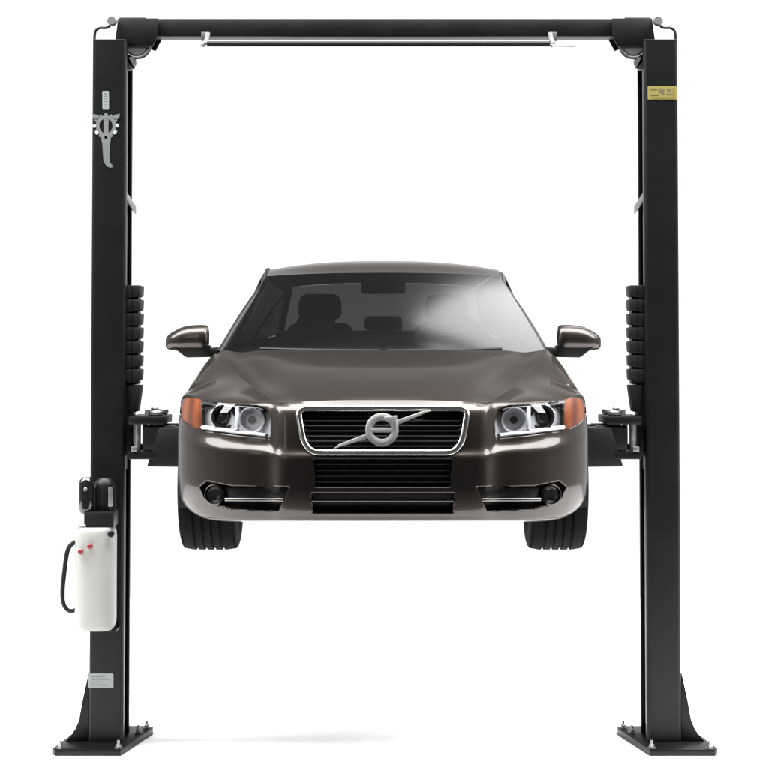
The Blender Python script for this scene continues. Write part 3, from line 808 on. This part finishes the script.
        a = Vector((s*1.045, py_+q*.06, zr(-.955))); e = Vector((s*.845, q*.80, zr(-.955))); d = (e-a).normalized(); n = Vector((-d.y, d.x, 0))
        def beam(A, B, wd, z0, z1): arm.hull([tuple(v+Vector((0,0,z))) for z in (z0,z1) for v in (A+n*wd, A-n*wd, B-n*wd, B+n*wd)], .006)
        beam(a, a+d*.55, .055, -.045, .045); beam(a+d*.35, e+d*.05, .042, -.033, .033)
        arm = arm.build('lift_arm', M['powder'], lift)
        b = MB(); b.cyl((e.x,e.y,0), .028, e.z+.033, zr(-.885), n=24, ch=.002); b.cyl((e.x,e.y,0), .06, zr(-.885), zr(-.868), n=28, ch=.003); b.build('lift_pad', M['steel'], arm)
        MB().cyl((e.x,e.y,0), .058, zr(-.868), zr(-.846), n=28, ch=.004).build('pad_rubber', M['rubber'], arm)
        b = MB(); b.cyl((pivx,py_,0), .024, Z(462,ys), Z(416.5,ys)+.004, n=24, ch=.002); b.cyl((pivx,py_,0), .036, Z(416.5,ys)+.003, Z(411,ys), n=24, ch=.006)
        b.cyl((s*1.30,py_,0), .020, Z(416.5,ys), Z(409.5,ys), n=20, ch=.004); b.build('pivot_pin', M['steel'], arm)
        b = MB(); b.cyl((s*1.353,py_-.02 if q < 0 else py_+.02,0), .016, Z(451,ys), Z(424.5,ys), n=20); 
        b.build('restraint_rod', M['steel'], arm)
        MB().box(s*1.385, s*1.35, py_-.075, py_-.035, Z(451.4,ys), Z(446.5,ys), .004).build('restraint_nut', M['steel'], arm)

# crossbeam and shut-off bar
cb = MB(); xb = X(262, 28, -.06)
cb.box(-xb, xb, -.06, .06, Z(36.8,-.06), Z(18.5,-.06), .008)
cb = cb.build('crossbeam', M['powder'], lift)
b = MB(); b.cyl((0,-.13,(Z(41.3,-.13)+Z(46.8,-.13))/2), (Z(41.3,-.13)-Z(46.8,-.13))/2, -X(178,44,-.13), X(165,44,-.13), 'x', 20, .004)
sb = b.build('shutoff_bar', M['guard'], lift)
for s, dx in ((-1,180),(1,168)):
    b = MB()
    pts = [P(dx-3,33,-.085), P(dx-2,39,-.10), P(dx,43,-.12), P(dx+ (3 if s < 0 else -3),46,-.125)]
    pp = resample([tuple(p) for p in pts], 14)
    b.tube([(s*p[0],p[1],p[2]) for p in pp], .014, 10, r2=.010)
    c = P(dx, 36, -.07); b.box(s*c.x-.02, s*c.x+.02, -.085, -.0605, c.z-.03, c.z+.02, .003)
    b.build('bar_bracket', M['grey_metal'], sb)
b = MB(); z = Z(45.5,-.13); b.tube([(X(164,45,-.13),-.13,z),(X(190,45,-.13),-.13,z-.004)], .007, 10); b.build('bar_tip', M['steel'], sb)

# ---- labels on the posts
posts = [o for o in lift.children if o.name.startswith('post')]
left = [o for o in posts if WORLD[o].x < 0][0]; right = [o for o in posts if WORLD[o].x > 0][0]
def decal(pts, y0, th, m, name, parent, b=None, bev=0):
    poly = [P(dx, py, y0) for dx, py in pts]
    bb = b or MB(); bb.prism([(p.x, p.z) for p in poly], 'y', y0-th, y0, bev)
    return bb if b else bb.build(name, m, parent)
yl = YF-.0005
wl = decal([(262.5,86),(292,86),(292,99.5),(262.5,99.5)], yl, .003, M['yellow'], 'warning_label', right)
b = MB()
for (x0,x1,y0,y1) in ((265,272,88.5,89.8),(273.5,276,88.2,92.5),(265,274,94.5,95.4),(276.5,279,89,94.5),(282,285.5,89,91.5),(281,287,93.6,94.6),(266,288,97.4,98.0),(288.3,289,87.6,98)):
    decal([(x0,y0),(x1,y0),(x1,y1),(x0,y1)], yl-.0032, .0012, None, '', None, b)
b.build('label_print', M['ink'], wl)
yb_ = YF-.0005
rp = decal(round_poly([(-297,673.5),(-271.5,673.5),(-271.5,688),(-297,688)], 1.5), yb_, .004, M['paleplate'], 'rating_plate', left)
b = MB()
for k, (x0,x1) in enumerate(((-294,-280),(-294,-275),(-294,-284),(-294,-277))):
    y = 676.2+k*2.8; decal([(x0,y),(x1,y),(x1,y+.9),(x0,y+.9)], yb_-.0042, .001, None, '', None, b)
b.build('plate_print', M['plateink'], rp)
# emblem: upright tag, toothed ring with a bar, wrench handle with a hooked end
cx, cy = -279., 126.
b = MB()
ring_o = []; nt_ = 12
for k in range(nt_):
    for f, r in ((-.32,10.2),(-.20,12.6),(.20,12.6),(.32,10.2)):
        a = 2*math.pi*(k+f)/nt_; ring_o.append((cx+r*math.cos(a), cy+r*1.02*math.sin(a)))
N = len(ring_o); inner = [(cx+6.6*math.cos(math.atan2((p[1]-cy), p[0]-cx)), cy+7.4*math.sin(math.atan2((p[1]-cy), p[0]-cx))) for p in ring_o]
bm = b.bm
def quad(a_, b_, c_, d_):
    decal([a_, b_, c_, d_], yl, .003, None, '', None, b)
for i in range(N): quad(ring_o[i], ring_o[(i+1)%N], inner[(i+1)%N], inner[i])
quad((cx-2.4,cy-7.2),(cx+2.6,cy-7.2),(cx+2.4,cy+7.2),(cx-2.2,cy+7.2))
for sgn in (-1, 1): quad((cx+sgn*6,cy-10.5),(cx+sgn*14,cy-12.2),(cx+sgn*13,cy-7.5),(cx+sgn*8.5,cy-6))
hd = [(cx-5.2,cy+10.4),(cx+5.0,cy+10.4),(cx+3.9,cy+20),(cx+3.3,cy+30),(cx+4.2,cy+37),(cx+7.2,cy+40.2),(cx+5.8,cy+42),(cx+1.2,cy+41),(cx-2.3,cy+36),(cx-3.0,cy+28),(cx-3.6,cy+18)]
decal(hd, yl, .003, None, '', None, b)
me_ = b.build('maker_emblem', M['decal'], left)
for (x, y) in ((-11.6,0),(11.2,-.5),(-9.2,6.8),(8.8,6.6)):
    decal([(cx+x+1.9*math.cos(a), cy+y+1.9*math.sin(a)) for a in np.linspace(0,2*math.pi,12,endpoint=False)], yl-.0032, .0012, M['decal_bright'], 'emblem_dot', me_)
tg = decal(round_poly([(cx-3.6,91),(cx+2.8,91),(cx+3.0,109),(cx-3.4,109)], 1.2), yl, .003, M['paleplate'], 'name_strip', left)
b = MB()
for k in range(6):
    y = 93+k*2.6; decal([(cx-2.2,y),(cx+1.6,y),(cx+1.6,y+.8),(cx-2.2,y+.8)], yl-.0032, .0008, None, '', None, b)
b.build('strip_print', M['plateink'], tg)

# ---- hydraulic power unit on the left post
yp = -.285
tankc = P(-289.3, 580, yp); hw = X(20.3, 580, yp)
zt, zb = Z(526.5, yp), Z(629, yp)
b = MB()
def rrect(hx, hy, r): return round_poly([(-hx,-hy),(hx,-hy),(hx,hy),(-hx,hy)], r, 8)
prof = [(zb,.80),(zb+.010,.90),(zb+.03,.975),(zb+.06,1.0),(zt-.05,1.0),(zt-.022,.975),(zt-.008,.93),(zt,.86)]
rings = []
for z, sc in prof:
    rings.append([(tankc.x+x*sc+.012*(1-sc), yp+y*sc, z) for x, y in rrect(hw, .115, .10)])
bm = b.bm; vr = [[bm.verts.new(p) for p in r] for r in rings]
for A, B in zip(vr, vr[1:]):
    for k in range(len(A)): bm.faces.new((A[k], A[(k+1)%len(A)], B[(k+1)%len(A)], B[k]))
bm.faces.new(vr[0][::-1]); bm.faces.new(vr[-1])
pu = b.build('oil_tank', M['white_plastic'], lift, angle=30)
b = MB(); b.box(tankc.x-.03, tankc.x+.115, YF-.16, YF-.003, zb-.014, zb-.002, .003); b.build('tank_shelf', M['powder'], pu)
b = MB(); b.box(tankc.x-.055, tankc.x+.105, yp-.07, YF-.003, zt+.001, Z(511,yp), .006); b.build('pump_block', M['black_plastic'], pu)
mc = P(-298, 495, yp)
b = MB(); rM = .042
b.lathe([(.001,Z(476.5,yp)),(.022,Z(477,yp)),(.037,Z(480,yp)),(rM,Z(484,yp)),(rM,Z(508,yp)),(.036,Z(512,yp)),(.03,Z(513,yp))], (mc.x, yp-.02, 0), 'z', 32)
b.build('motor_capacitor', M['gloss_black'], pu)
b = MB(); c4 = P(-281, 495, yp)
b.lathe([(.001,Z(478,yp)),(.03,Z(478.5,yp)),(.050,Z(482,yp)),(.056,Z(487,yp)),(.056,Z(514,yp)),(.050,Z(518,yp))], (c4.x, yp+.035, 0), 'z', 36)
for k in range(20):
    a = 2*math.pi*k/20; d = Vector((math.cos(a), math.sin(a), 0))
    b.tube([Vector((c4.x, yp+.035, Z(488,yp)))+d*.057, Vector((c4.x, yp+.035, Z(513,yp)))+d*.057], .004, 6)
b.build('motor', M['black_plastic'], pu)
MB().box(P(-275.5,490,yp).x, P(-271.5,490,yp).x, yp-.05, yp-.03, Z(506,yp), Z(487,yp), .003).build('motor_plate', M['steel'], pu)
c5 = P(-299.5, 489.5, yp-.065); MB().cyl((c5.x, yp-.068, c5.z), .010, -.004, .008, 'y', 16, .002).build('switch_button', M['steel'], pu)
for (dx, py) in ((-304,551.5),(-294.5,546)):
    c = P(dx, py, yp-.115); MB().lathe([(.010,.01),(.012,-.008),(.015,-.012),(.015,-.022),(.010,-.027)], (c.x, yp-.115, c.z), 'y', 18).build('valve_knob', M['red'], pu)
c = P(-303, 529, yp-.05); MB().lathe([(.030,-.004),(.032,.012),(.028,.018),(.012,.020)], (c.x, yp-.05, zt), 'z', 24).build('filler_cap', M['white_plastic'], pu)
c = P(-274, 534, yp-.11); MB().cyl((c.x, yp-.105, c.z), .018, -.016, .01, 'y', 18, .003).build('port_plug', M['black_plastic'], pu)
pts = [(-300,540.5),(-306,541),(-311,542),(-315.5,545.5),(-318,552),(-319.5,562),(-321,575),(-322.5,588),(-322.6,600),(-320.5,608),(-316,612),(-311,611.5),(-308,608.5),(-305,607),(-300,606)]
pp = resample([tuple(P(a, c_, yp-.05)) for a, c_ in pts], 60)
for _ in range(8): pp[1:-1] = .25*pp[:-2]+.5*pp[1:-1]+.25*pp[2:]
b = MB(); b.tube([Vector(p) for p in pp], .0125, 12); b.build('return_hose', M['black_plastic'], pu)

# ================================================================== SETTING, LIGHT, CAMERA
me = bpy.data.meshes.new('floor'); ring = [(a, c, 0) for a, c in round_poly([(-9,-2.9),(9,-2.9),(9,6),(-9,6)], .5)]
me.from_pydata(ring, [], [list(range(len(ring)))])
fl = link('floor', me, None, M['floor'], smooth=False); tag(fl, 'seamless plain white studio floor under the lift', 'floor', kind='structure')

wd = bpy.data.worlds.new('World'); scn.world = wd; wd.use_nodes = True
nt = wd.node_tree; bg = nt.nodes['Background']
tc = nt.nodes.new('ShaderNodeTexCoord'); sp = nt.nodes.new('ShaderNodeSeparateXYZ'); nt.links.new(tc.outputs['Generated'], sp.inputs[0])
def ramp(sock, stops):
    mr = nt.nodes.new('ShaderNodeMapRange'); mr.inputs['From Min'].default_value = -1; mr.inputs['From Max'].default_value = 1
    nt.links.new(sp.outputs[sock], mr.inputs['Value'])
    cr = nt.nodes.new('ShaderNodeValToRGB'); nt.links.new(mr.outputs['Result'], cr.inputs['Fac'])
    e = cr.color_ramp.elements
    for k, (p_, v) in enumerate(stops):
        if k < 2: e[k].position = (p_+1)/2; e[k].color = (v,v,v,1)
        else: e.new((p_+1)/2).color = (v,v,v,1)
    return cr.outputs['Color']
# bright studio sweep behind the lift up to about 20 degrees, dim room above and behind the camera
front = ramp('Y', [(-1,.10),(1,1),(-.3,.14),(.1,.35),(.45,.85),(.65,1)])
high = ramp('Z', [(-1,1),(1,.10),(.21,1),(.31,.55),(.43,.22),(.6,.11)])
mx = nt.nodes.new('ShaderNodeMix'); mx.data_type = 'RGBA'; mx.blend_type = 'MULTIPLY'; mx.inputs['Factor'].default_value = 1
nt.links.new(front, mx.inputs['A']); nt.links.new(high, mx.inputs['B'])
nt.links.new(mx.outputs['Result'], bg.inputs['Color']); bg.inputs['Strength'].default_value = 1.3

def area(name, loc, target, sx, sy, rad, color=(1,1,1)):
    l = bpy.data.lights.new(name, 'AREA'); l.shape = 'RECTANGLE'; l.size = sx; l.size_y = sy; l.energy = rad*math.pi*sx*sy; l.color = color
    o = bpy.data.objects.new(name, l); COL.objects.link(o); o.location = loc
    o.rotation_euler = (Vector(target)-Vector(loc)).to_track_quat('-Z','Y').to_euler(); return o
area('softbox_overhead', (0, -2.0, 9.0), (0, -2.0, 0), 36, 5.5, 23)
area('softbox_side', (4.7, 3.3, 8.0), (.6, -1.0, 2.3), 6.4, 7.0, 7.0)
area('softbox_front', (-5.5, -8.0, 4.5), (0, -1.5, 1.8), 1.6, 3.0, 2.4)

cam = bpy.data.cameras.new('Camera'); co = bpy.data.objects.new('Camera', cam); COL.objects.link(co); scn.camera = co
co.location = (0, -D, HC); co.rotation_euler = (math.pi/2+TH, 0, 0)
cam.sensor_width = 36; cam.lens = 36*F/768; cam.clip_end = 500; cam.clip_start = .05
cam.shift_y = -(384-PPY)/768; cam.shift_x = -(CX-384)/768
scn.view_settings.view_transform = 'Standard'; scn.view_settings.look = 'None'; scn.view_settings.exposure = 0; scn.view_settings.gamma = 1
scn.cycles.sample_clamp_indirect = 6; scn.cycles.max_bounces = 10; scn.cycles.transparent_max_bounces = 16; scn.cycles.use_denoising = True
